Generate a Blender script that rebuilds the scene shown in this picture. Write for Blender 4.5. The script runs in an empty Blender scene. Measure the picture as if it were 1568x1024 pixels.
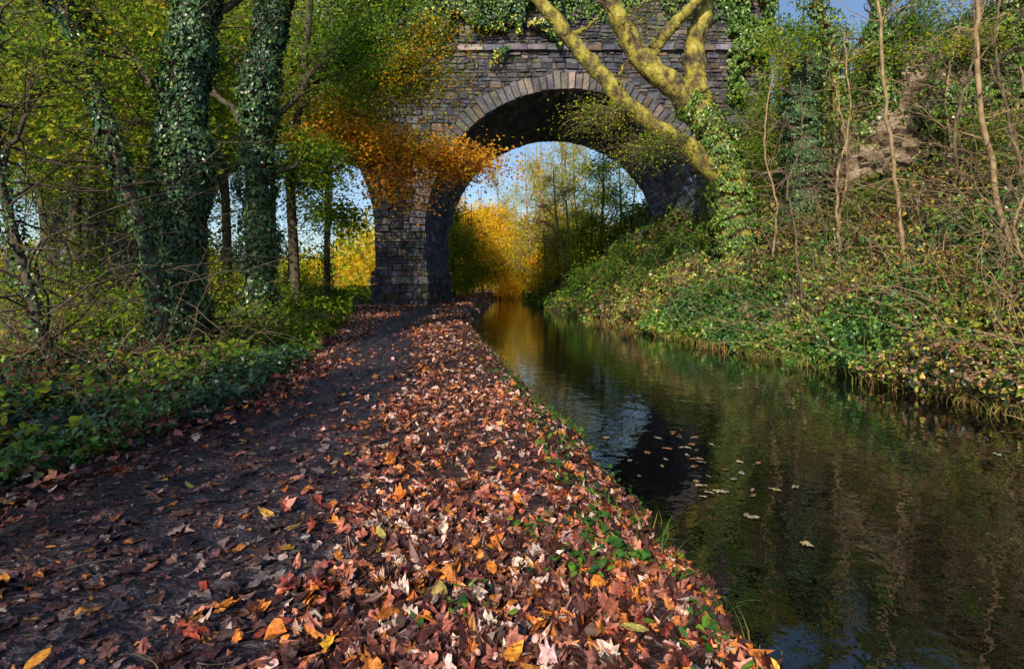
import bpy, math, numpy as np
from mathutils import Vector
rng=np.random.default_rng(11)
sc=bpy.context.scene
COL=sc.collection
# ------------------------------------------------------------------ noise
_lat=np.random.default_rng(3).random((32,32,32))
def vnoise(P,s=1.0,o=0.0):
    P=np.asarray(P,float)*s+o+100.0
    i=np.floor(P).astype(int); f=P-i; f=f*f*(3-2*f)
    r=np.zeros(len(P))
    for a in (0,1):
        for b in (0,1):
            for c in (0,1):
                w=(f[:,0] if a else 1-f[:,0])*(f[:,1] if b else 1-f[:,1])*(f[:,2] if c else 1-f[:,2])
                r+=w*_lat[(i[:,0]+a)%32,(i[:,1]+b)%32,(i[:,2]+c)%32]
    return r
def fbm(P,s=1.0,o=0.0):
    return (vnoise(P,s,o)+.5*vnoise(P,s*2.1,o+7)+.25*vnoise(P,s*4.3,o+13))/1.75
def sst(a,b,x):
    t=np.clip((x-a)/(b-a),0,1); return t*t*(3-2*t)
def nrm(v): return v/np.maximum(np.linalg.norm(v,axis=-1,keepdims=True),1e-9)
# ------------------------------------------------------------------ mesh helpers
def make_mesh(name,V,F,col=None,mat=None,parent=None,smooth=False):
    V=np.asarray(V,np.float32); F=np.asarray(F,np.int32)
    me=bpy.data.meshes.new(name); nf,k=F.shape
    me.vertices.add(len(V)); me.vertices.foreach_set('co',V.ravel())
    me.loops.add(nf*k); me.loops.foreach_set('vertex_index',F.ravel())
    me.polygons.add(nf); me.polygons.foreach_set('loop_start',np.arange(0,nf*k,k,dtype=np.int32))
    me.update(calc_edges=True)
    me.polygons.foreach_set('use_smooth',np.full(nf,smooth))
    if col is not None:
        c=np.ones((len(V),4),np.float32); c[:,:3]=np.clip(col,0,1)
        at=me.color_attributes.new('Col','FLOAT_COLOR','POINT'); at.data.foreach_set('color',c.ravel())
    if mat: me.materials.append(mat)
    ob=bpy.data.objects.new(name,me); COL.objects.link(ob)
    if parent: ob.parent=parent
    return ob
def empty(name):
    e=bpy.data.objects.new(name,None); COL.objects.link(e); return e
def template(half,ny=.45):
    n=len(half); V=[(0,0),(0,ny),(0,1)]+list(half)+[(-x,y) for x,y in half]
    r=[3+i for i in range(n)]; l=[3+n+i for i in range(n)]
    return np.array(V,float),np.array([[0]+r+[2,1],[0,1,2]+l[::-1]])
MAPLE=template([(.20,-.10),(.38,-.02),(.34,.10),(.58,.22),(.40,.36),(.50,.60),(.29,.58),(.15,.82)])
OAK=template([(.10,.10),(.24,.16),(.16,.28),(.34,.40),(.22,.52),(.32,.68),(.14,.78),(.14,.94)])
BEECH=template([(.22,.15),(.33,.42),(.24,.75)])
IVY=template([(.28,-.10),(.48,.12),(.30,.42)])
DIAM=(np.array([(0,0),(.36,.42),(0,1),(-.36,.42)],float),np.array([[0,1,2],[0,2,3]]))
BLADE=(np.array([(-.025,0),(.025,0),(.022,.4),(-.022,.4),(.015,.75),(-.015,.75),(.002,1),(-.002,1)],float),
       np.array([[0,1,2,3],[3,2,4,5],[5,4,6,7]]))
def leaf_mesh(name,P,N,size,col,tm,mat,parent=None,tdir=None,curl=.35,bend=None):
    T,F=tm; n=len(P); N=nrm(N)
    t=rng.normal(size=(n,3)) if tdir is None else tdir+rng.normal(size=(n,3))*.35
    t=nrm(t-(t*N).sum(1,keepdims=True)*N); b=np.cross(N,t)
    x=T[:,0][None,:]*rng.uniform(.7,1.15,(n,1)); y=T[:,1][None,:]
    a=rng.normal(0.1,curl,(n,1)); c=rng.normal(0,curl,(n,1)) if bend is None else -np.abs(rng.normal(bend,.2,(n,1))); d=rng.normal(0,curl*.6,(n,1))
    z=a*np.abs(x)+c*(y-.3)**2+d*x*y
    yy=y-(.4 if bend is None else 0)
    s=np.asarray(size).reshape(-1,1)*np.ones((n,1))
    V=P[:,None,:]+(x*s)[:,:,None]*b[:,None,:]+(yy*s)[:,:,None]*t[:,None,:]+(z*s)[:,:,None]*N[:,None,:]
    if len(T)>12: V=V+rng.normal(0,1,V.shape)*(s*.035)[:,:,None]
    k=len(T); FF=(F[None]+(np.arange(n)*k)[:,None,None]).reshape(-1,F.shape[1])
    C=np.repeat(col[:,None,:],k,1)*rng.uniform(.78,1.22,(n,k,1))
    return make_mesh(name,V.reshape(-1,3),FF,C.reshape(-1,3),mat,parent)
def pick(pal,P,s=.5,r=.6,o=0):
    n=len(P)
    if n==0: return np.zeros((0,3))
    w=np.cumsum([p[0] for p in pal]); w=w/w[-1]
    k=fbm(P,s,o); k=(np.argsort(np.argsort(k))+.5)/n
    k=np.mod(k*(1-r)+rng.random(n)*r,1.0) if r<1 else rng.random(n)
    i=np.searchsorted(w,k).clip(0,len(pal)-1)
    c=np.array([p[1] for p in pal],float)[i]
    return c*rng.uniform(.7,1.3,(n,1))*(1+rng.normal(0,.06,(n,3)))
class Tubes:
    def __init__(s): s.V=[];s.F=[];s.n=0
    def add(s,pts,rad,sides=5,rough=0):
        pts=np.asarray(pts,float); rad=np.asarray(rad,float)*np.ones(len(pts))
        tg=nrm(np.gradient(pts,axis=0)); ref=np.array([.31,.87,.13]) if abs(tg[:,2]).mean()>.5 else np.array([.1,.2,1.])
        u=nrm(np.cross(tg,ref)); v=np.cross(tg,u)
        a=np.linspace(0,2*np.pi,sides,endpoint=False)
        ring=u[:,None]*np.cos(a)[None,:,None]+v[:,None]*np.sin(a)[None,:,None]
        R=rad[:,None]*np.ones((1,sides))
        if rough:
            q=(pts[:,None]+ring*rad[:,None,None]).reshape(-1,3)
            R=R*(1+rough*(fbm(q,2.2)*2-1).reshape(R.shape)+rough*.7*(fbm(q*np.array([1,1,.3]),6)*2-1).reshape(R.shape))
        V=pts[:,None]+ring*R[:,:,None]
        m=len(pts); i=np.arange(m-1)[:,None]*sides; j=np.arange(sides)[None]; jn=(j+1)%sides
        F=np.stack([i+j,i+jn,i+sides+jn,i+sides+j],-1).reshape(-1,4)+s.n
        s.V.append(V.reshape(-1,3)); s.F.append(F); s.n+=m*sides
    def build(s,name,mat,parent=None):
        if s.V: return make_mesh(name,np.concatenate(s.V),np.concatenate(s.F),None,mat,parent,True)
def smooth_path(p,n=24):
    p=np.asarray(p,float); q=np.vstack([2*p[0]-p[1],p,2*p[-1]-p[-2]]); out=[]
    for t in np.linspace(0,len(p)-1-1e-6,n):
        i=int(t); f=t-i; a,b,c,d=q[i],q[i+1],q[i+2],q[i+3]
        out.append(.5*((2*b)+(-a+c)*f+(2*a-5*b+4*c-d)*f*f+(-a+3*b-3*c+d)*f**3))
    return np.array(out)
# ------------------------------------------------------------------ materials
def newmat(name):
    m=bpy.data.materials.new(name); m.use_nodes=True; nt=m.node_tree; nt.nodes.clear()
    o=nt.nodes.new('ShaderNodeOutputMaterial'); return m,nt,o
def leaf_mat(name,trans=.35,rough=.5,spec=.35,tboost=1.6,noise=False):
    m,nt,o=newmat(name); N=nt.nodes.new; L=nt.links.new
    at=N('ShaderNodeAttribute'); at.attribute_name='Col'; src=at.outputs['Color']
    if noise:
        tc=N('ShaderNodeTexCoord'); no=N('ShaderNodeTexNoise'); no.inputs['Scale'].default_value=45; L(tc.outputs['Object'],no.inputs['Vector'])
        mr=N('ShaderNodeMapRange'); mr.inputs[1].default_value=.3; mr.inputs[2].default_value=.7; mr.inputs[3].default_value=.40; mr.inputs[4].default_value=1.5
        L(no.outputs['Fac'],mr.inputs[0])
        mx=N('ShaderNodeVectorMath'); mx.operation='SCALE'; L(src,mx.inputs[0]); L(mr.outputs[0],mx.inputs['Scale']); src=mx.outputs[0]
    if spec>0:
        p=N('ShaderNodeBsdfPrincipled'); L(src,p.inputs['Base Color']); p.inputs['Roughness'].default_value=rough; p.inputs['Specular IOR Level'].default_value=spec
    else:
        p=N('ShaderNodeBsdfDiffuse'); L(src,p.inputs['Color'])
    if trans:
        t=N('ShaderNodeBsdfTranslucent'); m2=N('ShaderNodeVectorMath'); m2.operation='SCALE'; m2.inputs['Scale'].default_value=tboost; L(src,m2.inputs[0]); L(m2.outputs[0],t.inputs['Color'])
        ms=N('ShaderNodeMixShader'); ms.inputs[0].default_value=trans; L(p.outputs[0],ms.inputs[1]); L(t.outputs[0],ms.inputs[2]); L(ms.outputs[0],o.inputs['Surface'])
    else: L(p.outputs[0],o.inputs['Surface'])
    return m
def noise_mat(name,stops,scale=3,rough=.85,bump=.4,bscale=None,stretch=(1,1,1),attr=False,spec=.3,dist=.02,det=5):
    m,nt,o=newmat(name); N=nt.nodes.new; L=nt.links.new
    tc=N('ShaderNodeTexCoord'); mp=N('ShaderNodeMapping'); mp.inputs['Scale'].default_value=stretch; L(tc.outputs['Object'],mp.inputs['Vector'])
    no=N('ShaderNodeTexNoise'); no.inputs['Scale'].default_value=scale; no.inputs['Detail'].default_value=det; no.inputs['Roughness'].default_value=.65; L(mp.outputs[0],no.inputs['Vector'])
    cr=N('ShaderNodeValToRGB'); el=cr.color_ramp.elements
    el[0].position=stops[0][0]; el[0].color=(*stops[0][1],1); el[1].position=stops[-1][0]; el[1].color=(*stops[-1][1],1)
    for q,c in stops[1:-1]:
        e=el.new(q); e.color=(*c,1)
    L(no.outputs['Fac'],cr.inputs[0])
    p=N('ShaderNodeBsdfPrincipled'); p.inputs['Roughness'].default_value=rough; p.inputs['Specular IOR Level'].default_value=spec
    if attr:
        at=N('ShaderNodeAttribute'); at.attribute_name='Col'; mx=N('ShaderNodeVectorMath'); mx.operation='MULTIPLY'
        L(at.outputs['Color'],mx.inputs[0]); L(cr.outputs[0],mx.inputs[1]); L(mx.outputs[0],p.inputs['Base Color'])
    else: L(cr.outputs[0],p.inputs['Base Color'])
    n2=N('ShaderNodeTexNoise'); n2.inputs['Scale'].default_value=bscale or scale*3; n2.inputs['Detail'].default_value=det; L(mp.outputs[0],n2.inputs['Vector'])
    b=N('ShaderNodeBump'); b.inputs['Strength'].default_value=bump; b.inputs['Distance'].default_value=dist; L(n2.outputs['Fac'],b.inputs['Height']); L(b.outputs[0],p.inputs['Normal'])
    L(p.outputs[0],o.inputs['Surface']); return m
M_leaf=leaf_mat('foliage_leaf',.42,.5,0,1.7); M_ivy=leaf_mat('ivy_leaf',0,.36,.5,1.3); M_litter=leaf_mat('fallen_leaf',0,.42,.45,1.2,True); M_grass=leaf_mat('grass_blade',.25,.5,0)
M_bark=noise_mat('bark',[(.3,(.035,.028,.022)),(.55,(.10,.08,.06)),(.75,(.18,.16,.11))],6,.9,.8,14,(1,1,.35))
M_moss=noise_mat('mossy_bark',[(.38,(.05,.04,.028)),(.47,(.17,.135,.05)),(.56,(.34,.30,.045)),(.68,(.50,.43,.13))],2.6,.9,1.0,13,(1,1,.7),dist=.09,det=7)
M_twig=noise_mat('twig_bark',[(.3,(.07,.05,.035)),(.7,(.20,.15,.10))],5,.85,.2,det=2)
M_pale=noise_mat('pale_twig_bark',[(.3,(.18,.12,.06)),(.7,(.42,.31,.18))],4,.85,.3,det=2)
M_stone=noise_mat('viaduct_stone',[(.28,(.25,.25,.28)),(.5,(.9,.9,.93)),(.72,(1.7,1.55,1.3))],1.7,.9,1.0,7,attr=True,dist=.09,det=7)
M_ground=noise_mat('ground_earth',[(.28,(.35,.35,.42)),(.5,(1,1,1)),(.72,(1.6,1.45,1.3))],6,.42,1.0,16,attr=True,spec=.5,dist=.08,det=7)
M_rock=noise_mat('sandstone_rock',[(.36,(.03,.025,.02)),(.5,(.22,.16,.11)),(.66,(.42,.34,.25))],1.3,.9,1.0,4,(.8,.8,1.5),dist=.3,det=8)
# ------------------------------------------------------------------ terrain
WZ=-.38
def Lx(y): return np.interp(y,[-40,2.6,5.3,8,19,36,80,110,150,220],[1.6,1.28,1.02,.62,-1.2,-2.0,-2.2,0,9,40])
def Rx(y): return np.interp(y,[-40,8.7,14,27,46,80,110,150,220],[8,7.3,6.7,4.5,2.5,1.3,4.5,15,48])
def Px(y): return np.interp(y,[-40,4,7,13.3,22,30,45,100],[-3.9,-3.7,-3.3,-4.3,-6.0,-8.6,-6,-5.5])
def Mx(y): return np.interp(y,[-10,2.2,4.9,7.9,18,25,32,45,100],[-1.5,-1.6,-2.0,-2.3,-3.6,-4.0,-3.5,-3.4,-3.4])
def mudm(P):
    x,y=P[:,0],P[:,1]; q=np.abs(x-Mx(y)+(fbm(P,1.3)-.5)*.9); w=np.interp(y,[2,6,15,30],[.85,.75,.75,.75]); return 1-sst(w*.5,w*1.6,q)
def path_z(y): return .38*sst(5,26,y)
def height(x,y,detail=True):
    x=np.asarray(x,float); y=np.asarray(y,float); sh=x.shape; x=x.ravel(); y=y.ravel()
    P=np.stack([x,y,np.zeros_like(x)],1)
    L=Lx(y);R=Rx(y);PX=Px(y)
    n1=fbm(P,.6)-.5; n2=fbm(P,2.5,5)-.5; n3=fbm(P,7,5)-.5
    d=L-x+ (n2*.35)
    z=WZ-.05+(path_z(y)-WZ+.05)*np.clip(d/.62,0,1)**.75
    z=np.where(d<0,WZ-.05-np.minimum(-d,.9)*1.0,z)
    near=(y<16)&(x>-6)&(x<2)
    z+=np.where(d>.3,n2*.08+n3*.05*near,0)
    mud=np.exp(-((x-Mx(y))/.7)**2); z-=.04*mud
    z+=np.where(x<PX,.35*sst(0,1.8,PX-x)+n1*.6*sst(0,2,PX-x),0)
    z-=1.2*sst(10,30,-x)
    e=x-R+n2*.5+n1*1.0
    cap=np.interp(y,[44,60],[12.0,5.5])
    zr=WZ-.05+.75*np.clip(e,0,2)**.9+.95*np.maximum(e-2,0)
    zr=np.minimum(zr,cap)+ (n1*1.6+n2*.5)*sst(.2,2.5,e)
    z=np.where(e>-.9,np.maximum(z,np.where(e<0,WZ-.05+np.minimum(e,0)*1.0,zr)),z)
    return z.reshape(sh)
def hz(x,y): return float(height(np.array([x]),np.array([y]))[0])
def normal(x,y):
    e=.15; zx=(height(x+e,y)-height(x-e,y))/(2*e); zy=(height(x,y+e)-height(x,y-e))/(2*e)
    return nrm(np.stack([-zx,-zy,np.ones_like(zx)],-1))
xs=np.concatenate([-np.geomspace(900,14,30),np.arange(-13.8,-4,.22),np.arange(-4,2,.05),np.arange(2,20,.25),np.geomspace(20.3,900,28)])
ys=np.concatenate([-np.geomspace(300,6,12),np.arange(-5.5,1.2,.4),np.arange(1.3,10,.06),np.arange(10,45,.25),np.geomspace(45.5,1800,70)])
X,Y=np.meshgrid(xs,ys); Z=height(X,Y)
V=np.stack([X,Y,Z],-1).reshape(-1,3); nx=len(xs); ny=len(ys)
i=(np.arange(ny-1)[:,None]*nx+np.arange(nx-1)[None]).ravel(); F=np.stack([i,i+1,i+nx+1,i+nx],1)
vx,vy=V[:,0],V[:,1]
mud=mudm(V)[:,None]
lit=((vx<Lx(vy)+.1)&(vx>Px(vy)-1))[:,None]
c=np.where(lit,np.array([[.055,.031,.029]]),np.array([[.045,.048,.02]]))
c=np.where((vx>Rx(vy)-.3)[:,None],np.array([[.07,.06,.03]]),c)
c=np.where((vx<-13)[:,None],np.array([[.22,.22,.05]]),c)
c=c*(1-mud*lit)+np.array([[.034,.028,.042]])*mud*lit
make_mesh('ground',V,F,c,M_ground,smooth=True)
# water
m,nt,o=newmat('canal_water'); N=nt.nodes.new; Lk=nt.links.new
tc=N('ShaderNodeTexCoord'); mp=N('ShaderNodeMapping'); mp.inputs['Scale'].default_value=(1,.9,1); Lk(tc.outputs['Object'],mp.inputs[0])
n1=N('ShaderNodeTexNoise'); n1.inputs['Scale'].default_value=3.8; n1.inputs['Detail'].default_value=3; Lk(mp.outputs[0],n1.inputs['Vector'])
b=N('ShaderNodeBump'); b.inputs['Strength'].default_value=.2; b.inputs['Distance'].default_value=.03; Lk(n1.outputs['Fac'],b.inputs['Height'])
p=N('ShaderNodeBsdfPrincipled'); p.inputs['Base Color'].default_value=(.002,.002,.003,1); p.inputs['Roughness'].default_value=.01; p.inputs['IOR'].default_value=1.75; Lk(b.outputs[0],p.inputs['Normal']); Lk(p.outputs[0],o.inputs['Surface'])
make_mesh('canal_water',[(-10,-40,WZ),(60,-40,WZ),(60,230,WZ),(-10,230,WZ)],[[0,1,2,3]],None,m)
# ------------------------------------------------------------------ viaduct
via=empty('stone_viaduct'); FY,BY=30.,41.; AR=7.55; ZS=4.25; RING=.8; TOP=17.1; CX=[2.95,-14.75,-32.45]
XL,XR=-42.6,13.6
def stones(name,C,n,h,inset,cols,parent,mat=M_stone):
    C=np.asarray(C,float); n=np.asarray(n,float); S=len(C); cen=C.mean(1,keepdims=True)
    stain_sunlit=.45+1.1*fbm(cen[:,0],.35,2)*(.55+.9*fbm(cen[:,0],1.1,9)); cols=cols*stain_sunlit[:,None]*1.05  # broad staining plus sunlit patches worked into the stone colour
    h=np.asarray(h).reshape(-1,1,1)*np.ones((S,1,1)); d=C-cen; ln=np.linalg.norm(d,axis=2,keepdims=True)
    top=C-d/ln*inset*rng.uniform(.5,2,(S,4,1))+n[:,None]*h*rng.uniform(.6,1.2,(S,4,1))
    V=np.concatenate([C,top],1).reshape(-1,3)
    f=np.array([[4,5,6,7],[0,1,5,4],[1,2,6,5],[2,3,7,6],[3,0,4,7]])
    F=(f[None]+(np.arange(S)*8)[:,None,None]).reshape(-1,4)
    return make_mesh(name,V,F,np.repeat(cols,8,0),mat,parent)
SP=[(3,(.095,.10,.13)),(3,(.125,.12,.14)),(2,(.07,.073,.09)),(1.2,(.19,.165,.14)),(.9,(.14,.105,.08)),(1,(.10,.115,.075))]
def scol(n): return pick(SP,rng.random((n,3)),1,1.0)
C=[]
z=-.8
while z<TOP-.1:
    hh=rng.choice([.16,.2,.24,.34,.42]); zc=z+hh/2; iv=[]
    for cx in sorted(CX):
        if zc<ZS: hw=AR
        elif zc<ZS+AR+RING: hw=math.sqrt((AR+RING)**2-(zc-ZS)**2)
        else: hw=0
        if hw>0: iv+= [cx-hw,cx+hw]
    e=[XL]+iv+[XR]
    for a,b2 in zip(e[0::2],e[1::2]):
        x=a
        while x<b2-.08:
            w=min(rng.uniform(.18,.7),b2-x)
            if b2-x-w<.15: w=b2-x
            if hh>.3 and rng.random()<.6 and w>.2:
                s_=rng.uniform(.35,.65)
                for (za,zb) in((z,z+hh*s_),(z+hh*s_,z+hh)):
                    j=rng.uniform(.006,.04,4); C.append([(x+j[0],FY,za+.01),(x+w-j[1],FY,za+.01),(x+w-j[2],FY,zb-.01),(x+j[3],FY,zb-.01)])
            else:
                j=rng.uniform(.006,.05,4); C.append([(x+j[0],FY,z+j[1]*.8),(x+w-j[1],FY,z+j[0]*.8),(x+w-j[2],FY,z+hh-j[3]*.8),(x+j[3],FY,z+hh-j[2]*.8)])
            x+=w
    z+=hh
C=np.array(C,float); q=C.reshape(-1,3).copy(); q[:,2]+=(fbm(q,.55,3)-.5)*.30+(fbm(q,1.6,8)-.5)*.10; C=q.reshape(C.shape)
stones('facing_stones',C,np.tile([0,-1,0],(len(C),1)),rng.uniform(.02,.14,len(C)),.025,scol(len(C)),via)
C=[];Nn=[]
for cx in CX[:2]:
    nv=66
    for k in range(nv):
        a0=math.pi*k/nv+.003;a1=math.pi*(k+1)/nv-.003; ro=AR+RING+rng.uniform(-.15,.15)
        q=[(cx+r*math.cos(a),FY,ZS+r*math.sin(a)) for r,a in((AR-.05,a0),(AR-.05,a1),(ro,a1),(ro,a0))]
        C.append(q[::-1]); Nn.append((0,-1,0))
stones('arch_voussoirs',C,Nn,rng.uniform(.12,.19,len(C)),.02,(scol(len(C))*.7+np.array([[.055,.052,.056]])),via)
C=[];Nn=[]
for cx in CX[:2]:
    nr=72
    for k in range(nr):
        a0=math.pi*k/nr+.0015;a1=math.pi*(k+1)/nr-.0015;y=FY
        while y<BY:
            l=min(rng.uniform(.5,1.3),BY-y)
            p0=(cx+AR*math.cos(a0),ZS+AR*math.sin(a0));p1=(cx+AR*math.cos(a1),ZS+AR*math.sin(a1))
            C.append([(p0[0],y+.01,p0[1]),(p0[0],y+l-.01,p0[1]),(p1[0],y+l-.01,p1[1]),(p1[0],y+.01,p1[1])])
            am=(a0+a1)/2;Nn.append((-math.cos(am),0,-math.sin(am))); y+=l
    z=-.8
    while z<ZS-.02:
        hh=min(rng.uniform(.22,.36),ZS-z)
        for sgn in(-1,1):
            y=FY
            while y<BY:
                l=min(rng.uniform(.4,.9),BY-y); x=cx+sgn*AR
                C.append([(x,y+.01,z+.01),(x,y+l-.01,z+.01),(x,y+l-.01,z+hh-.01),(x,y+.01,z+hh-.01)]);Nn.append((-sgn,0,0)); y+=l
        z+=hh
stones('barrel_stones',C,Nn,rng.uniform(.015,.07,len(C)),.015,scol(len(C))*np.array([[1.2,1.3,1.7]]),via)  # blue tint puts the shade under the arch into the stone colour
Vv=[];Ff=[]
def quad(a,b2,c2,d2):
    n=len(Vv);Vv.extend([a,b2,c2,d2]);Ff.append([n,n+1,n+2,n+3])
for fy in(FY,BY):
    prev=XL
    for cx in sorted(CX):
        quad((prev,fy,-2),(cx-AR,fy,-2),(cx-AR,fy,TOP),(prev,fy,TOP))
        aa=np.linspace(math.pi,0,61)
        for a,b2 in zip(aa[:-1],aa[1:]):
            x0,z0=cx+AR*math.cos(a),ZS+AR*math.sin(a);x1,z1=cx+AR*math.cos(b2),ZS+AR*math.sin(b2)
            quad((x0,fy,z0),(x1,fy,z1),(x1,fy,TOP),(x0,fy,TOP))
        prev=cx+AR
    quad((prev,fy,-2),(XR,fy,-2),(XR,fy,TOP),(prev,fy,TOP))
for cx in CX:
    aa=np.linspace(math.pi,0,61)
    for a,b2 in zip(aa[:-1],aa[1:]):
        x0,z0=cx+AR*math.cos(a),ZS+AR*math.sin(a);x1,z1=cx+AR*math.cos(b2),ZS+AR*math.sin(b2)
        quad((x0,FY,z0),(x1,FY,z1),(x1,BY,z1),(x0,BY,z0))
    for s in(-1,1): quad((cx+s*AR,FY,-2),(cx+s*AR,BY,-2),(cx+s*AR,BY,ZS),(cx+s*AR,FY,ZS))
quad((XL,FY,TOP),(XR,FY,TOP),(XR,BY,TOP),(XL,BY,TOP)); quad((XR,FY,-2),(XR,BY,-2),(XR,BY,TOP),(XR,FY,TOP)); quad((XL,FY,-2),(XL,BY,-2),(XL,BY,TOP),(XL,FY,TOP))
make_mesh('core_walls',Vv,Ff,np.tile([.05,.048,.05],(len(Vv),1)),M_stone,via)
def blockrow(name,x0,x1,y0,proud,z0,z1,step):
    C=[];x=x0
    while x<x1:
        w=min(step*rng.uniform(.7,1.3),x1-x); C.append([(x+.008,y0,z0),(x+w-.008,y0,z0),(x+w-.008,y0,z1),(x+.008,y0,z1)]);x+=w
    stones(name,C,np.tile([0,-1,0],(len(C),1)),proud,.015,scol(len(C))*1.4,via)
blockrow('string_course',XL,XR,FY,.28,13.75,14.05,1.1); blockrow('coping',XL,XR,FY,.3,16.85,17.2,1.2)
for cx in(-5.9,-23.6):
    Cq=[];Nq=[];z=-.6
    for r in range(7):
        hh=.42 if r<6 else .3; x0,x1=cx-1.3-.22,cx+1.3+.22; xx=x0
        while xx<x1-.01:
            w=min(rng.uniform(.45,.8),x1-xx)
            if x1-xx-w<.2:w=x1-xx
            Cq.append([(xx+.01,FY-.03,z+.01),(xx+w-.01,FY-.03,z+.01),(xx+w-.01,FY-.03,z+hh-.01),(xx+.01,FY-.03,z+hh-.01)]);Nq.append((0,-1,0)); xx+=w
        for sx,sn in((cx+1.32,1),(cx-1.32,-1)):
            y=FY-.2
            while y<BY-.01:
                l=min(rng.uniform(.45,.9),BY-y); Cq.append([(sx,y+.01,z+.01),(sx,y+l-.01,z+.01),(sx,y+l-.01,z+hh-.01),(sx,y+.01,z+hh-.01)]);Nq.append((sn,0,0));y+=l
        z+=hh
    stones('pier_plinth',Cq,Nq,rng.uniform(.2,.25,len(Cq)),.012,scol(len(Cq)),via)
# ------------------------------------------------------------------ palettes
GREEN=[(3,(.06,.15,.018)),(3,(.13,.24,.022)),(2,(.22,.30,.03)),(1.5,(.03,.065,.015))]
YGREEN=[(2.5,(.09,.18,.02)),(3,(.21,.30,.03)),(2.5,(.38,.38,.035)),(1,(.50,.34,.03))]
YELLOW=[(1,(.38,.38,.03)),(3,(.72,.53,.035)),(3,(.80,.50,.03)),(1,(.66,.32,.02))]  # yellows raised so the leaf colour carries the golden glow behind the arch
ORANGE=[(2.2,(.28,.30,.03)),(3,(.58,.38,.04)),(3,(.60,.28,.03)),(1.6,(.52,.18,.02)),(.4,(.25,.07,.015))]
ORGREEN=[(3.4,(.15,.22,.02)),(2.4,(.34,.31,.025)),(1.8,(.52,.28,.025)),(1.5,(.08,.15,.02)),(.6,(.45,.16,.02))]
IVYP=[(4,(.024,.065,.03)),(3,(.05,.12,.04)),(2,(.09,.18,.05)),(1,(.014,.035,.02))]
IVYL=[(3,(.05,.13,.02)),(3,(.10,.19,.03)),(1.5,(.20,.28,.04)),(2.5,(.025,.06,.015))]
BANK=[(4,(.030,.085,.02)),(4,(.06,.16,.028)),(3.2,(.13,.24,.035)),(1.9,(.28,.32,.045)),(.9,(.42,.31,.06)),(2.2,(.22,.115,.07)),(4.5,(.020,.045,.015))]
DARKG=[(4,(.035,.085,.04)),(3,(.06,.14,.055)),(2,(.11,.21,.045)),(1.5,(.18,.08,.04))]
LIT=[(3,(.29,.06,.04)),(3,(.42,.15,.10)),(1.8,(.56,.19,.04)),(1.9,(.64,.43,.37)),(5.5,(.065,.024,.022)),(4,(.15,.06,.05)),(.4,(.62,.34,.04)),(.15,(.14,.22,.03))]  # pale pink raised to put sunlit highlights into the leaf colour
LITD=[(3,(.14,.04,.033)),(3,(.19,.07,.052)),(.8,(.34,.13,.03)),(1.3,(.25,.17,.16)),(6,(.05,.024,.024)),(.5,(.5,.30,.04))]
MUDL=[(5,(.07,.035,.038)),(3,(.11,.05,.045)),(.8,(.30,.12,.03)),(2,(.15,.115,.12)),(.3,(.42,.24,.03))]
# ------------------------------------------------------------------ leaf carriers
def bez(A,M,T,t): return A*(1-t)**2+2*M*t*(1-t)+T*t*t
def crown(parent,specs,pal,size,tb,tm=DIAM,name='leaves',flat=.3,mat=M_leaf,spread=.38,r=.6):
    PP=[];
    for st,ce,ra,ns,lp,lr in specs:
        st=np.array(st,float);ce=np.array(ce,float);ra=np.array(ra,float)
        mid=(st+ce)/2+np.array([0,0,np.linalg.norm(ce-st)*.15])+rng.normal(0,.15,3)
        tt=np.linspace(0,1,9)[:,None]; limb=bez(st,mid,ce,tt)+np.vstack([np.zeros(3),rng.normal(0,.07,(8,3))])
        tb.add(limb,np.linspace(lr,lr*.35,9),6)
        d=nrm(rng.normal(size=(ns,3)))*(rng.random((ns,1))**.45); T=ce+d*ra
        A=limb[rng.integers(3,9,ns)]; M=(A+T)/2+rng.normal(0,.2,(ns,3))+np.array([0,0,.25]); 
        T[:,2]-=rng.random(ns)*.2
        t5=np.linspace(0,1,6)
        for k in range(ns):
            tb.add(bez(A[k],M[k],T[k],t5[:,None]),np.linspace(max(lr*.28,.012),.004,6),3)
        if lp>0:
            n=ns*lp; i=rng.integers(0,ns,n); t=rng.uniform(.35,1.08,n)[:,None]
            PP.append(bez(A[i],M[i],T[i],t)+rng.normal(size=(n,3))*np.array([spread,spread,spread*flat])*np.minimum(1,.4+t))
    if PP:
        P=np.concatenate(PP); Nn=nrm(np.array([-.1,-.3,.7])+rng.normal(0,.55,(len(P),3)))
        leaf_mesh(name,P,Nn,size*rng.uniform(.6,1.3,len(P)),pick(pal,P,.5,r),tm,mat,parent)
def ivy(parent,path,rad,n,size,pal=IVYP,puff=.22,name='ivy',tm=IVY):
    path=np.asarray(path); t=rng.random(n)*(len(path)-1); i=t.astype(int).clip(0,len(path)-2); f=(t-i)[:,None]
    c=path[i]*(1-f)+path[i+1]*f; rr=np.asarray(rad)*np.ones(len(path)); r=rr[i]*(1-f[:,0])+rr[i+1]*f[:,0]
    tg=nrm(path[i+1]-path[i]); a=rng.uniform(0,2*np.pi,n)
    u=nrm(np.cross(tg,[.3,.9,.1])); v=np.cross(tg,u); o_=u*np.cos(a)[:,None]+v*np.sin(a)[:,None]
    q=c+o_*r[:,None]; off=r+ puff*np.maximum(0,fbm(q,1.8)*2.4-.75)*rng.uniform(.3,1,n)**.6+rng.uniform(0,.05,n)
    P=c+o_*off[:,None]; Nn=o_+rng.normal(0,.35,(n,3))+np.array([0,0,.35])
    return leaf_mesh(name,P,Nn,size*rng.uniform(.6,1.25,n),pick(pal,P,1.2,.55),tm,M_ivy,parent,tdir=np.tile([0,0,-1.],(n,1)))
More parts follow.
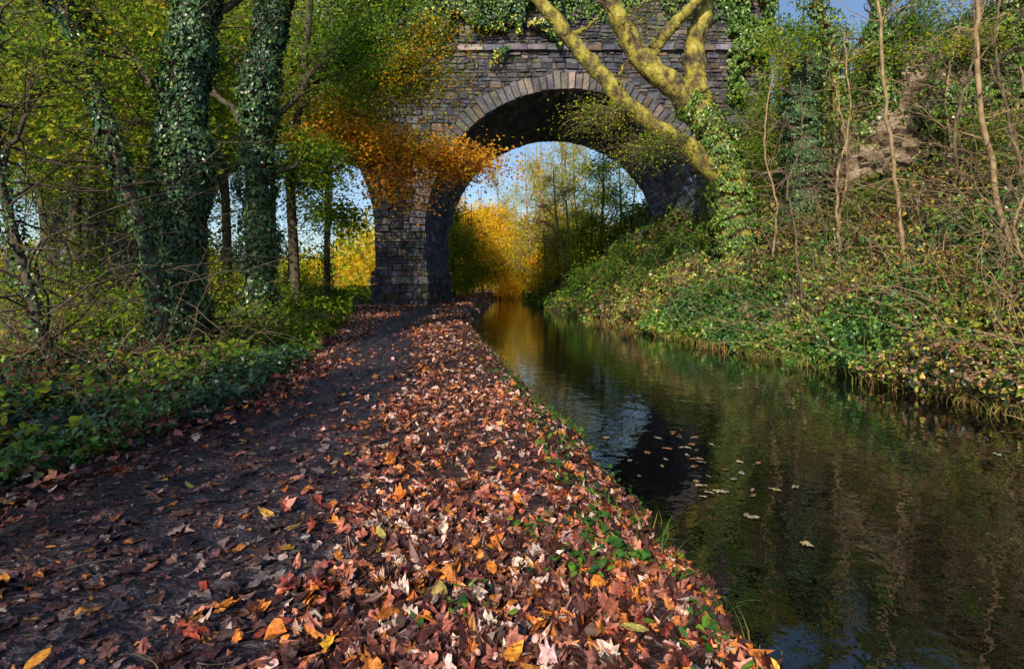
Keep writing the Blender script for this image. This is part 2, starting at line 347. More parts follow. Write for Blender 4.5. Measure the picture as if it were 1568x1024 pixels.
def twig_fan(tb,p,twigs,l0,l1,lo=4,sx=(1,.8,.5),up=.15,r=.018):
    for k in range(twigs):
        s=p[rng.integers(lo,len(p)-1)]; d=nrm(rng.normal(size=3)*np.array(sx)+np.array([0,0,up])); l=rng.uniform(l0,l1); q=s.copy(); L_=[q.copy()]
        for j in range(7):
            d=nrm(d+rng.normal(0,.22,3)); q=q+d*l/7; L_.append(q.copy())
            if j>0 and rng.random()<.8:
                d2=nrm(d+rng.normal(0,.6,3)); tb.add([q,q+d2*l*.12+rng.normal(0,.02,3),q+d2*l*.28+rng.normal(0,.05,3)],[r*.35,r*.22,r*.12],3)
        tb.add(L_,np.linspace(r,r*.18,8),4)
def ivytree(name,pts,r0,r1,nivy,size,specs,pal,lsize,ip=IVYP,puff=.25,twigs=0):
    e=empty(name); tb=Tubes(); p=smooth_path(pts,30); r=np.linspace(r0,r1,30); r[:3]*=[1.5,1.2,1.08]
    tb.add(p,r,12,.15)
    if nivy: ivy(e,p,r,nivy,size,ip,puff)
    twig_fan(tb,p,twigs,.8,2.6)
    if specs: crown(e,specs,pal,lsize,tb)
    tb.build('trunk_and_branches',M_bark,e); return e
ivytree('ivy_clad_tree',[(-5.9,10,-.1),(-5.84,10,1.2),(-5.76,10,3),(-5.7,10,5),(-5.5,10.1,7.2),(-5.3,10.3,11)],.34,.25,15500,.085,
  [((-5.7,10,4.5),(-8,9.5,6.2),(1.9,1.4,1.1),34,85,.09),((-5.6,10,6),(-3.9,11.5,7.8),(1.6,1.4,1.0),28,80,.08),((-5.7,10,4),(-7.5,10.5,4.3),(1.0,1,.9),16,60,.04)],YGREEN,.085,twigs=60,puff=.22)
ivytree('ivy_clad_tree',[(-6.2,14,-.1),(-6.2,14,2),(-6.3,14,4.5),(-6.1,14,7),(-5.7,14,9),(-5.4,14,13)],.28,.18,12000,.10,
  [((-6.2,14,5),(-9,14.5,7.4),(2.6,1.6,1.8),44,80,.09),((-6.2,14,5),(-4.4,15,7.6),(1.6,1.4,1.6),48,75,.09),((-6.2,14,3.5),(-4.9,14.8,4.9),(1,.9,1),22,65,.05)],GREEN,.10,puff=.35,twigs=30)
ivytree('leaning_ivy_clad_tree',[(-5.3,9,-.1),(-5.75,9,2.0),(-6.4,9,3.9),(-6.95,9,5.4),(-7.4,9,6.4),(-8.3,9,8)],.12,.07,3000,.08,
  [((-6.9,9,5.2),(-7.5,8.8,4.9),(1.3,1,.9),26,70,.05)],YGREEN,.08,twigs=60,puff=.14)
ivytree('ivy_clad_sapling',[(-5.5,6.9,-.1),(-5.85,7,1.1),(-6.15,7,2.2),(-6.35,7,3.2),(-6.4,7,5)],.06,.04,900,.06,
  [((-6.3,7,2.6),(-6.0,7.2,4.3),(1.2,.8,.8),22,60,.04)],YGREEN,.06,twigs=60,puff=.1)
# --- autumn beech
e=empty('autumn_beech_tree'); tb=Tubes(); p=smooth_path([(-6.8,18,0),(-6.9,18,2.5),(-7.0,18,5.3),(-6.6,18,8),(-6.2,18,13)],26); tb.add(p,np.linspace(.17,.1,26),10,.12)
crown(e,[((-6.9,18,5.0),(-5.0,17.2,5.9),(2.4,1.3,.5),62,60,.06),((-6.9,18,4.6),(-2.8,17,5.4),(2.6,1.3,.8),105,60,.06),((-4.5,17.2,5.6),(-1.3,16.8,4.9),(1.6,1.0,.4),44,48,.04),((-5,17.2,5.6),(-3.4,17,4.3),(1.5,.9,.7),36,38,.03)],ORANGE,.10,tb,BEECH,'orange_leaves',.35,spread=.55,r=.75)
crown(e,[((-6.8,18,7),(-3.0,17.5,7.8),(1.9,1.2,1.5),84,60,.07),((-6.9,18,5),(-5.2,17.6,7.1),(1.6,1.2,.8),40,55,.05),((-6.8,18,8),(-2.2,17.5,9.2),(1.5,1,.7),30,45,.04)],ORGREEN,.10,tb,BEECH,'turning_leaves',.5,r=.75)
crown(e,[((-6.7,18,8),(-4.6,17.5,8.9),(1.7,1.3,1.3),52,70,.07),((-6.4,18,9),(-3.5,17.5,10.3),(2,1.3,1.1),30,60,.07),((-6.9,18,4),(-5.2,17.6,3.4),(1.0,.9,.6),26,50,.03),((-6.9,18,4),(-6.4,17.6,4.9),(1.2,1,1),30,50,.03)],GREEN,.11,tb,BEECH,'green_leaves',.5)
tb.build('trunk_and_branches',M_bark,e)
# --- mossy tree on right bank
e=empty('mossy_forked_tree'); tb=Tubes()
trunk=smooth_path([(8.95,22,1.6),(8.75,22,3.0),(8.55,22,4.3),(8.25,22,6.1),(7.6,22,7.6),(6.46,22,8.95),(5.1,22,10.1),(4.35,22,11.3),(3.8,22,12.5),(3.3,22,14.5)],60)
trunk[1:]+=rng.normal(0,.035,(59,3))
tb.add(trunk,np.interp(np.linspace(0,1,60),[0,.12,.4,.6,.75,1],[.85,.62,.56,.47,.41,.28])*rng.uniform(.93,1.08,60),16,.2)
for pts,r0,r1 in [([(5.1,22,10.0),(5.5,21.9,10.6),(6.1,21.8,11.3),(6.8,21.7,12.0),(7.6,21.6,12.9),(8.2,21.6,14)],.26,.17),
   ([(7.75,22,7.5),(7.35,22.2,8.7),(7.15,22.3,9.7),(7.25,22.4,11),(7.6,22.5,12.5),(8,22.5,15)],.46,.34),
   ([(8.35,22,5.4),(7.5,21.8,6.0),(6.5,21.6,6.85),(5.2,21.5,7.6),(4.2,21.4,8.4),(3.05,21.4,9.7),(2.1,21.4,10.8),(1.5,21.4,11.6),(.6,21.4,12.6),(-.4,21.4,14)],.39,.22),
   ([(2.05,21.4,10.8),(2.8,21.3,11.1),(3.3,21.3,11.6)],.1,.03),([(4.2,21.4,8.4),(4.0,21,9.2),(4.4,20.8,10)],.08,.02)]:
    q=smooth_path(pts,40); q[2:]+=rng.normal(0,.03,(38,3)); tb.add(q,np.linspace(r0,r1,40)*rng.uniform(.9,1.1,40),12,.2)
tb.build('mossy_trunk_and_limbs',M_moss,e); tb=Tubes()
crown(e,[((5.2,21.5,7.6),(3.2,21,7.6),(1.9,1,1),100,14,.05),((6.5,21.6,6.9),(5,21,6.4),(2.0,1,1.2),100,16,.05),((4.3,22,11.3),(2,21,13.3),(2.5,1.5,.8),24,30,.05),((3.8,22,12),(5,21.5,11.4),(1.6,1,1),30,14,.03),((8,22,6.5),(9.6,21,7.6),(1.6,1,1.4),50,16,.04)],YGREEN,.09,tb,DIAM,'leaves',.5)
tb.build('twigs',M_twig,e)
ivy(e,trunk[:32],np.interp(np.linspace(0,1,32),[0,.2,1],[1.1,.7,.5]),7600,.12,IVYL,.35)
# --- saplings on right
def sapling(name,pts,r0,r1,twigs,mat=M_pale,nivy=0,leaves=None,ip=IVYL,puff=.5):
    e=empty(name); tb=Tubes(); p=smooth_path(pts,26); p[1:]+=rng.normal(0,.02,(25,3)); tb.add(p,np.linspace(r0,r1,26),7,.1)
    twig_fan(tb,p,twigs,.5,2.0,3,(1,.7,.4),.45,max(.01,r1*.5))
    if nivy: ivy(e,p,np.linspace(r0,r1,26),nivy,.11,ip,puff)
    if leaves: crown(e,leaves,YGREEN,.09,tb)
    tb.build('stems',mat,e)
sapling('bare_sapling',[(9.05,13,.9),(8.95,13,2.1),(8.8,13,3.6),(8.6,13,5.3),(8.4,13,7.5),(8.3,13,9)],.055,.03,24)
sapling('bare_sapling',[(10.0,11,1.2),(9.6,11,2.3),(9.3,11,3.5),(9.0,11,5.5),(9.05,11,7),(9.1,11,9)],.065,.035,24)
sapling('bare_sapling',[(7.9,15.5,1.0),(7.7,15.5,3.0),(7.5,15.5,4.2),(7.9,15.5,5.5),(7.8,15.4,7.0)],.04,.015,34,M_twig)
sapling('bare_sapling',[(9.8,17,2.5),(9.7,17,4.5),(10.1,17,6.5),(9.9,17,9)],.05,.02,34,M_pale)
sapling('bare_sapling',[(11.5,14.5,3.5),(11.3,14.5,5.5),(11.8,14.5,7.5),(11.6,14.5,10)],.05,.02,34,M_twig)
sapling('bare_sapling',[(11.0,12,3.0),(10.6,12,4.5),(10.2,12,6.5),(10.4,12,8)],.04,.02,30,M_twig)
sapling('bare_sapling',[(8.4,18.5,1.5),(8.6,18.5,4.0),(8.2,18.5,6.0),(8.5,18.5,8.5)],.04,.02,30,M_pale)
sapling('bare_sapling',[(12.9,16.5,4.6),(12.6,16.5,7.0),(13,16.5,9.0)],.05,.02,34,M_pale)
sapling('bare_sapling',[(9.4,10.4,1.6),(9.2,10.4,2.6),(9.5,10.4,3.8),(9.3,10.4,5.5)],.03,.012,26,M_pale)
sapling('bare_sapling',[(8.2,9.6,.5),(8.4,9.6,1.4),(8.2,9.6,2.3),(8.5,9.6,3.4)],.02,.008,20,M_twig)
sapling('bare_sapling',[(10.6,18.5,3.4),(10.9,18.5,5.5),(10.5,18.5,8)],.045,.02,34,M_pale)
sapling('mossy_sapling',[(11.6,20,4),(11.4,20,6.4),(11.4,20,8.5),(11.2,20,10.1),(10.7,20,11.6),(10.4,20,13)],.17,.12,20,M_moss,2500)
sapling('ivy_clad_tree',[(10.6,20.5,3.6),(10.6,20.5,6),(10.4,20.5,8),(10.7,20.5,9.6)],.6,.3,14,M_bark,11000,[((10.5,20.5,8),(9.9,20.5,9.8),(1.2,1.2,1.2),34,50,.08),((10.5,20.5,8),(11.3,20.5,10.2),(1.3,1.2,1.2),34,50,.08)],IVYP)
sapling('ivy_clad_tree',[(12.6,19.5,5.2),(12.7,19.5,8),(12.5,19.5,10),(12.9,19.5,12)],.3,.15,20,M_bark,6000,[((12.6,19.5,8),(12.8,19.5,9.4),(2.0,1.2,.9),40,50,.08)],IVYL,.35)
sapling('ivy_clad_tree',[(13.9,16.2,6.5),(14.2,16.2,8),(14.0,16.2,9.5)],.2,.12,30,M_bark,3000,[((14,16.2,7.5),(13.3,16.2,8.4),(1.3,1.2,.6),24,60,.08)])
def rock(name,c,r,seed):
    import bmesh
    bm=bmesh.new(); bmesh.ops.create_icosphere(bm,subdivisions=5,radius=1); V=np.array([v.co[:] for v in bm.verts]); F=np.array([[v.index for v in f.verts] for f in bm.faces]); bm.free()
    d=1+1.7*(fbm(V,1.3,seed)-.5)+.9*(fbm(V*np.array([1,1,1.8]),3.2,seed)-.5)+.35*(fbm(V,8,seed)-.5)
    V=V*d[:,None]
    e=empty(name); W=V*np.array(r)+np.array(c); make_mesh('rock_face',W,F,None,M_rock,e,False)
    n=4500; i=rng.integers(0,len(W),n); o_=nrm(W[i]-np.array(c)); kk=fbm(W[i],1.3,seed)+.25*o_[:,2]>.50; i=i[kk];o_=o_[kk]; P=W[i]+o_*rng.uniform(.02,.25,(len(i),1))
    leaf_mesh('rock_ivy',P,o_+rng.normal(0,.4,o_.shape),.12*rng.uniform(.6,1.2,len(P)),pick(IVYL,P,1,.5),IVY,M_ivy,e,tdir=np.tile([0,0,-1.],(len(P),1)))
for (x,y,r,s) in [(12.3,19.0,(1.2,1.0,1.3),5),(13.5,16.9,(.7,.8,1.1),9),(15.6,17.4,(1.3,1.0,1.2),14),(14.3,20.6,(1.3,.9,1.5),33)]:
    rock('rock_outcrop',(x,y,hz(x,y)+r[2]*.55),r,s)
# ------------------------------------------------------------------ generic trees
def gtree(name,x,y,h,cr,pal,ns,lp,ls,r=.16,low=.35,mat=M_bark,nb=6,nivy=0):
    z0=hz(x,y); e=empty(name); tb=Tubes()
    lx,ly=rng.normal(0,h*.04,2); p=smooth_path([(x,y,z0-.2),(x+lx*.2,y,z0+h*.25),(x+lx*.8,y+ly*.5,z0+h*.6),(x+lx,y+ly,z0+h)],20); tb.add(p,np.linspace(r*1.2,r*.25,20),8,.12)
    if nivy: ivy(e,p[:13],np.linspace(r*1.2,r*.6,13),nivy,ls*.9,IVYP,.3,tm=DIAM)
    sp=[]
    for k in range(nb):
        t=low+(1-low)*(k+.5)/nb; s=p[int(t*16)]; a=rng.uniform(0,6.28); rr=cr*(1.1-t*.6)
        ce=s+np.array([math.cos(a)*rr*.6,math.sin(a)*rr*.6,h*.1]); sp.append((s,ce,(rr*.75,rr*.75,h*.13),ns,lp,r*.35))
    crown(e,sp,pal,ls,tb,flat=.5,spread=.3+ls*2)
    tb.build('trunk_and_branches',mat,e)
for (x,y,h,cr,pal,lo) in [(-9.5,19,13,3.4,GREEN,.45),(-13,17,13,3.8,YGREEN,.42),(-12,12,10,2.8,YGREEN,.42),(-17,22,15,4.4,GREEN,.4),(-10.5,25,15,3.8,YGREEN,.55),(-8.8,27,14,3,YGREEN,.5),(-15,28,16,4.4,YGREEN,.55),(-21,26,16,4.8,YGREEN,.4),(-9.5,15.5,10,2.4,YGREEN,.5),(-16,14,13,4,YGREEN,.35),(-25,28,17,5,YGREEN,.4),(-13,22,8,2.4,YGREEN,.3)]:
    gtree('added_shade_tree',x,y,h,cr,pal,18,66,.145,.15,nb=7,low=lo,nivy=400)
for (x,y,h) in [(15.5,29,5),(19,27,5.5),(22,24,6)]:
    gtree('added_shade_tree',x,y,h,2.6,YGREEN,14,22,.14,.12,nb=5,low=.1)
for (x,y,h) in [(12.9,27.6,8),(14.2,28.2,7.5)]:
    gtree('added_shade_tree',x,y,h,2.2,GREEN,18,60,.14,.13,nb=7,low=.1,nivy=600)
for (x,y,h) in [(-10.2,22,8),(-8.2,21,7.5),(-12.5,20,9),(-11,15,7),(-7.8,24,8)]:
    gtree('slender_tree',x,y,h,1.6,YGREEN,12,26,.11,.07,nb=5,low=.3,nivy=400)
for (x,y,h,cr,pal) in [(-4.9,48,9,3.0,YGREEN),(-5.0,62,13,4.2,YELLOW),(-3.6,70,13,4.6,YELLOW),(-3.5,82,15,5,YELLOW),(-9,62,13,4,YGREEN),(-8.5,56,14,4,YELLOW),(-2.0,95,17,5.5,YELLOW),(-4.4,56,9,3.4,YELLOW),(-1.5,74,8,2.6,YELLOW),(1.5,112,20,6,YELLOW)]:
    gtree('yellow_autumn_tree',x,y,h,cr,pal,20,60,.24,.16,nb=7,low=.1)
for (x,y,h,cr,pal) in [(7.5,48,10,3,YGREEN),(10,52,10,3.6,YGREEN),(7,60,13,3.6,YGREEN),(4.2,72,11,3.6,YELLOW),(12,46,10,3.4,GREEN),(4.5,84,13,4,YELLOW),(13,62,12,4.4,YGREEN),(4.2,52,6,2,YGREEN),(3.6,64,6,2.4,YELLOW),(6.3,45,6,2,YGREEN),(11,75,14,5,YGREEN)]:
    gtree('bankside_tree',x,y,h,cr,pal,17,38,.19,.13,nb=6,low=.1)
for (x,y,h,lp) in [(3.5,58,16,4),(5.6,54,14,6),(8,66,15,8),(6.0,63,16,8),(2.8,76,20,8),(0.8,104,24,14),(4.6,50,12,4),(5,90,22,14),(2.5,66,17,5),(8.5,82,20,14),(4,110,26,16),(-1.5,88,21,14)]:
    gtree('bare_tree',x,y,h,4.5,YELLOW[:2]+YGREEN[1:3],46,lp,.2,.15,nb=7,low=.2,mat=M_pale)  # some added, their pale bark and yellow leaves standing in for golden haze
n=80000; a=rng.uniform(-1.0,.5,n); D=rng.uniform(105,170,n); P=np.stack([np.sin(a)*D,np.cos(a)*D,np.zeros(n)],1)
top=(6+15*fbm(P*np.array([1,1,0]),.07))*np.where(a<-.3,.65,1.0); P[:,2]=rng.random(n)**.8*top-1.2
leaf_mesh('distant_woodland',P,rng.normal(size=(n,3))+np.array([0,-.6,.3]),rng.uniform(.5,1.3,n),pick(YGREEN[1:]+YELLOW[1:3],P,.06,.4)*.95,DIAM,M_leaf)
def wallivy(name,x0,x1,zf,n,size,pal,depth=.5,zt=17.8):
    x=rng.uniform(x0,x1,n); zb=zf(x); P=np.stack([x,np.full(n,FY),zb+(zt-zb)*rng.random(n)**.8],1)
    keep=fbm(P,.7,4)+.25*(P[:,2]-zb)/(zt-zb)>.52; P=P[keep]; n=len(P); P[:,1]-=.1+depth*rng.random(n)*fbm(P,1.2)
    leaf_mesh(name,P,np.array([0,-1,.4])+rng.normal(0,.4,(n,3)),size*rng.uniform(.6,1.3,n),pick(pal,P,.8,.5),IVY,M_ivy,None,tdir=np.tile([0,0,-1.],(n,1)))
wallivy('wall_ivy',-22,2.5,lambda x:13.8+1.0*np.sin(x*1.3)-np.clip(-x-2,0,5)*.9,46000,.17,IVYL[:2]+IVYP[:1]+YGREEN[2:],1.4)
wallivy('wall_ivy',11.3,13.7,lambda x:11-(x-11.3)*2,9000,.17,IVYL,1.4,17.3)
wallivy('wall_ivy',2.5,11.5,lambda x:15.2+.0*x,3000,.15,IVYL,.7)
def shrub_mass(name,specs,pal,size,mat=M_twig):
    e=empty(name); tb=Tubes(); sp=[]
    for x,y,r,h in specs:
        z0=hz(x,y); sp.append(((x,y,z0),(x-.1,y,z0+h*.55),(r,r,h*.5),int(26*r),42,.03))
    crown(e,sp,pal,size,tb,flat=.7); tb.build('stems',mat,e)
shrub_mass('green_shrub',[(9.6,26,1.4,2.6),(11.5,27,1.8,3.5),(10.3,24,1.2,2),(13.3,27.5,2.2,4),(15.5,26,2.2,3.8),(16.5,23.5,1.8,3.0),(19,27,2.2,2.6),(17.5,28,2,2.4)],GREEN,.13)
shrub_mass('green_shrub',[(11.2,17.5,1.0,1.6),(15.6,20.5,1.2,2.0),(18.6,21,2.0,2.6),(12.6,14.6,.9,1.3),(14.5,14.6,.9,1.2)],GREEN,.10)
shrub_mass('bankside_shrub',[(7.2,28,1.2,1.6),(6.2,26,.9,1.2),(8.5,29,1.2,2),(6,33,1.2,1.8),(7.5,36,1.5,2.5),(5,40,1.2,2),(8.5,24.4,1,1.4),(7.6,20,.8,1.0),(8.6,17.6,.8,1.0)],IVYL,.13)
shrub_mass('bramble_shrub',[(9.2,11.6,.8,.9),(8.6,14,.8,.9),(10.4,15.4,.9,1.1),(11.5,12.6,1,1.3),(8.2,9.6,.5,.6),(10.2,19.4,1,1.2),(13.2,15.0,.8,1.0)],[(2,(.10,.20,.03)),(1.5,(.32,.34,.05)),(2,(.30,.16,.07)),(2,(.04,.09,.02))],.085,M_pale)
shrub_mass('undergrowth_shrub',[(-8,14,1.2,1.6),(-9.5,11,1.2,1.6),(-7.6,12,.8,1.1),(-9,17,1.4,1.8),(-11,14,1.5,2),(-8.5,22,1.2,1.3),(-7.3,17,.8,.8),(-10,27,1.5,1.6),(-7.2,9.2,.7,.9),(-5.6,13,.5,.6),(-6.5,16,.7,.8)],YGREEN,.09)
# ------------------------------------------------------------------ ground cover
def cover(name,n,y0,y1,xf,pal,sz,hgt,tm,mat,dens=None,s=.8,r=.5,up=.8,power=1.0,zoff=0,nj=.45,curl=.35):
    u=rng.random(n); y=y0*(y1/y0)**u if power==1 else y0+(y1-y0)*u; x=xf(y,rng.random(n)); P=np.stack([x,y,np.zeros(n)],1)
    if dens is not None: P=P[rng.random(n)<dens(P)]
    n=len(P); P[:,2]=height(P[:,0],P[:,1])+zoff; nn=normal(P[:,0],P[:,1])
    hh=hgt*np.clip(fbm(P,.9,3)*2.2-.5,0.05,1.2)*rng.random(n); P=P+nn*hh[:,None]
    Nn=nn*up+rng.normal(0,nj,(n,3)); sizes=sz(P[:,1])*rng.uniform(.5,1.4,n)
    return leaf_mesh(name,P,Nn,sizes,pick(pal,P,s,r),tm,mat,curl=curl)
cover('bank_undergrowth',130000,7.5,31,lambda y,u:Rx(y)+.0+(u**1.5)*(15),BANK,lambda y:.04+.0042*y,.8,IVY,M_ivy,s=.45,r=.35,nj=.65)
cover('bank_undergrowth',26000,31,105,lambda y,u:Rx(y)+.0+u*14,BANK,lambda y:.1+.004*y,1.0,DIAM,M_leaf,nj=.6)
RB=[(1,(.34,.15,.06)),(1,(.24,.12,.07)),(1,(.42,.27,.12))]
cover('russet_bracken',12000,8,28,lambda y,u:Rx(y)+.4+(u**1.3)*11,RB,lambda y:.05+.003*y,1.0,BEECH,M_leaf,nj=.6,dens=lambda P:(fbm(P,.8,41)>.57)*1.)
cover('left_undergrowth',26000,3.6,12,lambda y,u:Px(y)+.1-(u**1.3)*7,DARKG+GREEN[:2],lambda y:.05+.003*y,.42,IVY,M_ivy,nj=.55,s=.9,r=.35)
cover('left_undergrowth',34000,9,45,lambda y,u:Px(y)-u*16,GREEN+YGREEN[1:2],lambda y:.06+.004*y,.7,IVY,M_leaf,nj=.6,r=.4)
cover('bright_bramble_leaves',2600,4.6,10,lambda y,u:-4.0-u*3.6,[(1,(.26,.42,.04)),(1,(.42,.46,.05))],lambda y:.09,.7,BEECH,M_leaf,nj=.5,dens=lambda P:(fbm(P,1.3,9)>.5)*1.)
cover('russet_bracken',3400,5.0,13,lambda y,u:-4.6-u*4,RB,lambda y:.07,.8,BEECH,M_leaf,nj=.6,dens=lambda P:(fbm(P,1.1,31)>.52)*1.)
cover('far_path_leaves',9000,31,95,lambda y,u:Lx(y)-u*5,LIT,lambda y:.12+.002*y,.02,DIAM,M_litter)
def ridge(P):
    m=mudm(P); left=(P[:,0]<Mx(P[:,1]))&(P[:,1]<7); return np.clip((1-.94*m)*np.where(left,.42,1)*np.where(fbm(P,2.2,17)>.58,.35,1),0,1)
def lx(y,u): return Lx(y)+.02-u*(Lx(y)-Px(y)+.8)
def lr(y,u): return Lx(y)+.0-u*(Lx(y)-Mx(y)-.1)
near=lambda b:(lambda y:b*np.interp(y,[1.5,4,8],[1.25,1.1,.95]))
cover('fallen_leaves',4200,1.5,7,lr,LIT,near(.066),.035,MAPLE,M_litter,ridge,s=1.6,r=.75,zoff=.012,nj=.38,up=1,curl=.8)
cover('fallen_leaves',8400,1.5,8,lr,LIT,near(.070),.035,OAK,M_litter,ridge,s=1.6,r=.75,zoff=.010,nj=.38,up=1,curl=.8)
cover('fallen_leaves',3600,1.5,8,lr,LIT,near(.060),.035,BEECH,M_litter,ridge,s=1.6,r=.75,zoff=.010,nj=.38,up=1,curl=.8)
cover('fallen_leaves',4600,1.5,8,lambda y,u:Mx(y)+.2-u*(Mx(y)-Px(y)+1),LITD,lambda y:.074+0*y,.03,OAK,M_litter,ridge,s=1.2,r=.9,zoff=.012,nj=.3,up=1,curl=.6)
cover('fallen_leaves',23000,7,30,lx,LIT,lambda y:.055+.0028*y,.03,OAK,M_litter,ridge,s=.9,r=.6,zoff=.012,nj=.4,up=1)
cover('muddy_leaves',1700,1.5,14,lambda y,u:Mx(y)+(u-.5)*2.6,MUDL,lambda y:.075+0*y,.004,MAPLE,M_litter,s=1,r=.95,zoff=.008,nj=.2,up=1)
cover('muddy_leaf_fragments',7000,1.5,16,lambda y,u:Mx(y)+(u-.5)*2.8,MUDL,lambda y:.03+0*y,.004,OAK,M_litter,s=1,r=.95,zoff=.004,nj=.35,up=1)
cover('leaves_in_undergrowth',5000,2.5,14,lambda y,u:Px(y)+.5-u*5,LIT,lambda y:.075+0*y,.2,MAPLE,M_litter,r=.9,nj=.4)
cover('yellow_fallen_leaves',55,1.7,5,lx,[(1,(.62,.33,.04)),(1,(.6,.22,.03)),(1,(.55,.45,.12))],lambda y:.095+0*y,.02,BEECH,M_litter,r=.9,zoff=.05,nj=.25,up=1)
SG=[(2,(.06,.17,.04)),(1,(.15,.27,.04)),(1,(.04,.12,.06))]
cover('small_green_plants',3000,1.7,12,lambda y,u:Lx(y)-.0-u*.8,SG,lambda y:.05+0*y,.14,IVY,M_leaf,dens=lambda P:(fbm(P,2.6,21)>.56)*1.,zoff=.035,nj=.5)
cc=np.array([[.35,2.9],[.75,3.1],[.15,3.4],[.9,2.5],[.6,4.3],[-.2,2.6],[.85,5.2]]); n=220; k=rng.integers(0,len(cc),n); q=cc[k]+rng.normal(0,.09,(n,2)); P=np.column_stack([q,height(q[:,0],q[:,1])+rng.uniform(.04,.12,n)])
leaf_mesh('small_green_plants',P,np.array([0,0,1.])+rng.normal(0,.4,(n,3)),.045*rng.uniform(.6,1.3,n),pick(SG,P,2,.8),BEECH,M_leaf)
n=46; c0=np.stack([rng.normal(2.0,.3,n),rng.normal(5.9,.75,n)],1); c1=np.stack([rng.uniform(1.8,6,20),rng.uniform(4,16,20)],1); q=np.vstack([c0,c1]); q=q[(q[:,0]>Lx(q[:,1])+.2)]
P=np.column_stack([q,np.full(len(q),WZ+.006)]); leaf_mesh('floating_leaves',P,np.array([0,0,1.])+rng.normal(0,.03,(len(P),3)),rng.uniform(.06,.12,len(P)),pick([(2,(.26,.22,.17)),(1,(.22,.11,.05)),(1,(.32,.25,.12))],P,1,.9),OAK,M_litter,curl=.03)
def grass(name,cent,per,size,pal,spread=.12):
    n=len(cent)*per; c=np.repeat(cent,per,0)+np.column_stack([rng.normal(0,spread,(n,2)),np.zeros(n)]); c[:,2]=np.maximum(height(c[:,0],c[:,1]),WZ)-.02
    a=rng.uniform(0,6.28,n); out=np.stack([np.cos(a),np.sin(a),np.zeros(n)],1); t=np.array([0,0,1.])+out*.8
    leaf_mesh(name,c,out*-1+np.array([0,0,.5]),size*rng.uniform(.4,1.2,n),pick(pal,c,2,.8),BLADE,M_grass,None,tdir=t,bend=.7)
GP=[(3,(.06,.14,.03)),(2,(.10,.20,.04)),(1,(.25,.24,.08))]
cy=np.array([6.9,7.2,7.5,7.0,7.3,3.6,9.5,12,8.4]); cent=np.column_stack([Lx(cy)-rng.uniform(.1,.35,len(cy)),cy,cy*0]); grass('grass_tufts',cent,40,.22,GP)
cy=np.array([3.3,2.9,4.4]); cent=np.column_stack([Lx(cy)-.12,cy,cy*0]); grass('grass_tufts',cent,14,.2,GP)
cy=rng.uniform(7,28,260); cent=np.column_stack([Rx(cy)+rng.uniform(-.3,.6,260),cy,cy*0]); grass('bank_grass',cent,16,.38,[(3,(.34,.23,.09)),(2,(.15,.18,.04)),(1,(.24,.12,.06))],.22)
cy=rng.uniform(8,30,120); cent=np.column_stack([Lx(cy)-rng.uniform(.0,.3,120),cy,cy*0]); grass('bank_grass',cent,14,.22,[(3,(.10,.10,.04)),(1,(.16,.10,.05))],.2)
def stems(name,n,xf,y0,y1,l0,l1,mat,r=.006,zr=.5):
    tb=Tubes()
    for k in range(n):
        y=y0*(y1/y0)**rng.random(); x=xf(y); z=hz(x,y); q=np.array([x,y,z]); d=nrm(np.array([rng.normal(0,.7),rng.normal(0,.5),rng.uniform(zr,1.2)])); l=rng.uniform(l0,l1); L_=[q.copy()]
        for j in range(8):
            d=nrm(d+rng.normal(0,.13,3)+np.array([0,0,-.10])); q=q+d*l/8; L_.append(q.copy())
            if j>2 and rng.random()<.5: d2=nrm(d+rng.normal(0,.6,3)); tb.add([q,q+d2*l*.12,q+d2*l*.2+rng.normal(0,.02,3)],[r*.6,r*.4,r*.2],3)
        tb.add(L_,np.linspace(r,r*.3,9),4)
    tb.build(name,mat)
stems('bramble_stems',560,lambda y:Rx(y)+.3+rng.random()**1.3*8,8.0,26,.8,2.8,M_pale,.011)
stems('bramble_stems',240,lambda y:Rx(y)+.3+rng.random()*9,8.5,26,1.5,3.8,M_twig,.014)
stems('dead_stems',260,lambda y:Px(y)-.6-rng.random()*4.5,5.5,13,.5,1.7,M_pale,.006)
stems('dead_stems',160,lambda y:Px(y)-1.2-rng.random()*5,6,16,1.2,3.2,M_twig,.009)
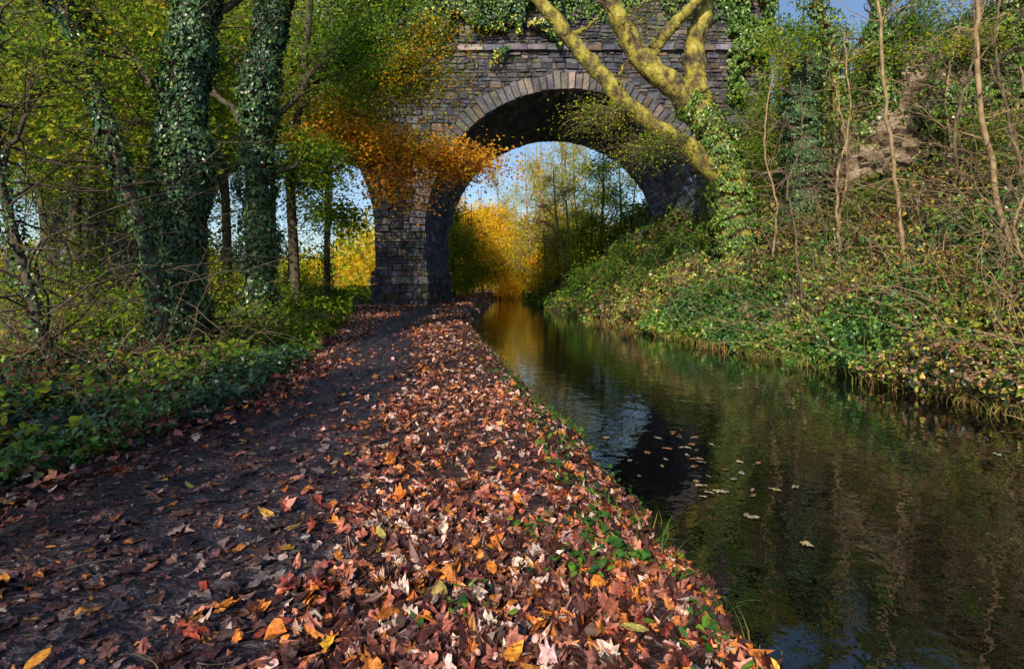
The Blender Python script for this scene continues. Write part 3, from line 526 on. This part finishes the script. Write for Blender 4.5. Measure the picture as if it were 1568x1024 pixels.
# fallen twigs on the towpath
tb=Tubes()
for k in range(70):
    y=1.8*(9/1.8)**rng.random(); x=rng.uniform(Px(y),Lx(y)-.3); a=rng.uniform(0,6.28); l=rng.uniform(.08,.35); t=np.linspace(0,1,5); px=x+np.cos(a)*l*t+rng.normal(0,.008,5); py=y+np.sin(a)*l*t+rng.normal(0,.008,5)
    tb.add(np.column_stack([px,py,height(px,py)+.03]),np.linspace(.004,.0015,5),4)
tb.build('fallen_twigs',M_twig)
fe=empty('wooden_fence'); tb=Tubes()
for x in(-8.2,-10.4,-12.6):
    z=hz(x,25.); tb.add([(x,25,z-.2),(x,25,z+1.3),(x,25,z+1.36)],[.09,.085,.03],8,.05)
for h in(.5,1.0): tb.add([(-8.2,24.92,h+.35),(-10.4,24.92,h+.3),(-12.6,24.92,h+.2)],[.04]*3,4)
tb.build('posts_and_rails',M_twig,fe)
# unseen trees added behind the viewpoint to cast dappled shade over the towpath
for (x,y,h,cr,ns,lp) in [(-7.6,-6,10,3.0,16,40),(-10.5,-11,12,3,14,40),(-3.2,-14,13,2.2,6,8)]:
    gtree('added_shade_tree',x,y,h,cr,YGREEN,ns,lp,.17,.2,nb=7,low=.25)
# ------------------------------------------------------------------ light, sky, camera
S=nrm(np.array([.33,.94,-.56])); sd=-S
sun=bpy.data.lights.new('sun','SUN'); sun.energy=5.0; sun.angle=math.radians(.5); sun.color=(1,.86,.64)
so=bpy.data.objects.new('sun',sun); COL.objects.link(so); so.rotation_euler=Vector(S).to_track_quat('-Z','Y').to_euler(); so.location=(-10,-20,30)
w=bpy.data.worlds.new('World'); sc.world=w; w.use_nodes=True; nt=w.node_tree; bg=nt.nodes['Background']
sky=nt.nodes.new('ShaderNodeTexSky'); sky.sky_type='NISHITA'; sky.sun_disc=False; sky.sun_elevation=math.asin(sd[2]); sky.sun_rotation=math.atan2(sd[0],sd[1]); sky.ozone_density=3.0
nt.links.new(sky.outputs[0],bg.inputs[0]); bg.inputs[1].default_value=.15
cam=bpy.data.cameras.new('camera'); cam.lens=20; cam.sensor_width=36; cam.shift_y=-.049; cam.clip_end=5000
co=bpy.data.objects.new('camera',cam); COL.objects.link(co); co.location=(0,0,1.5); co.rotation_euler=(math.radians(90),0,0); sc.camera=co
sc.view_settings.view_transform='Standard'; sc.view_settings.look='None'
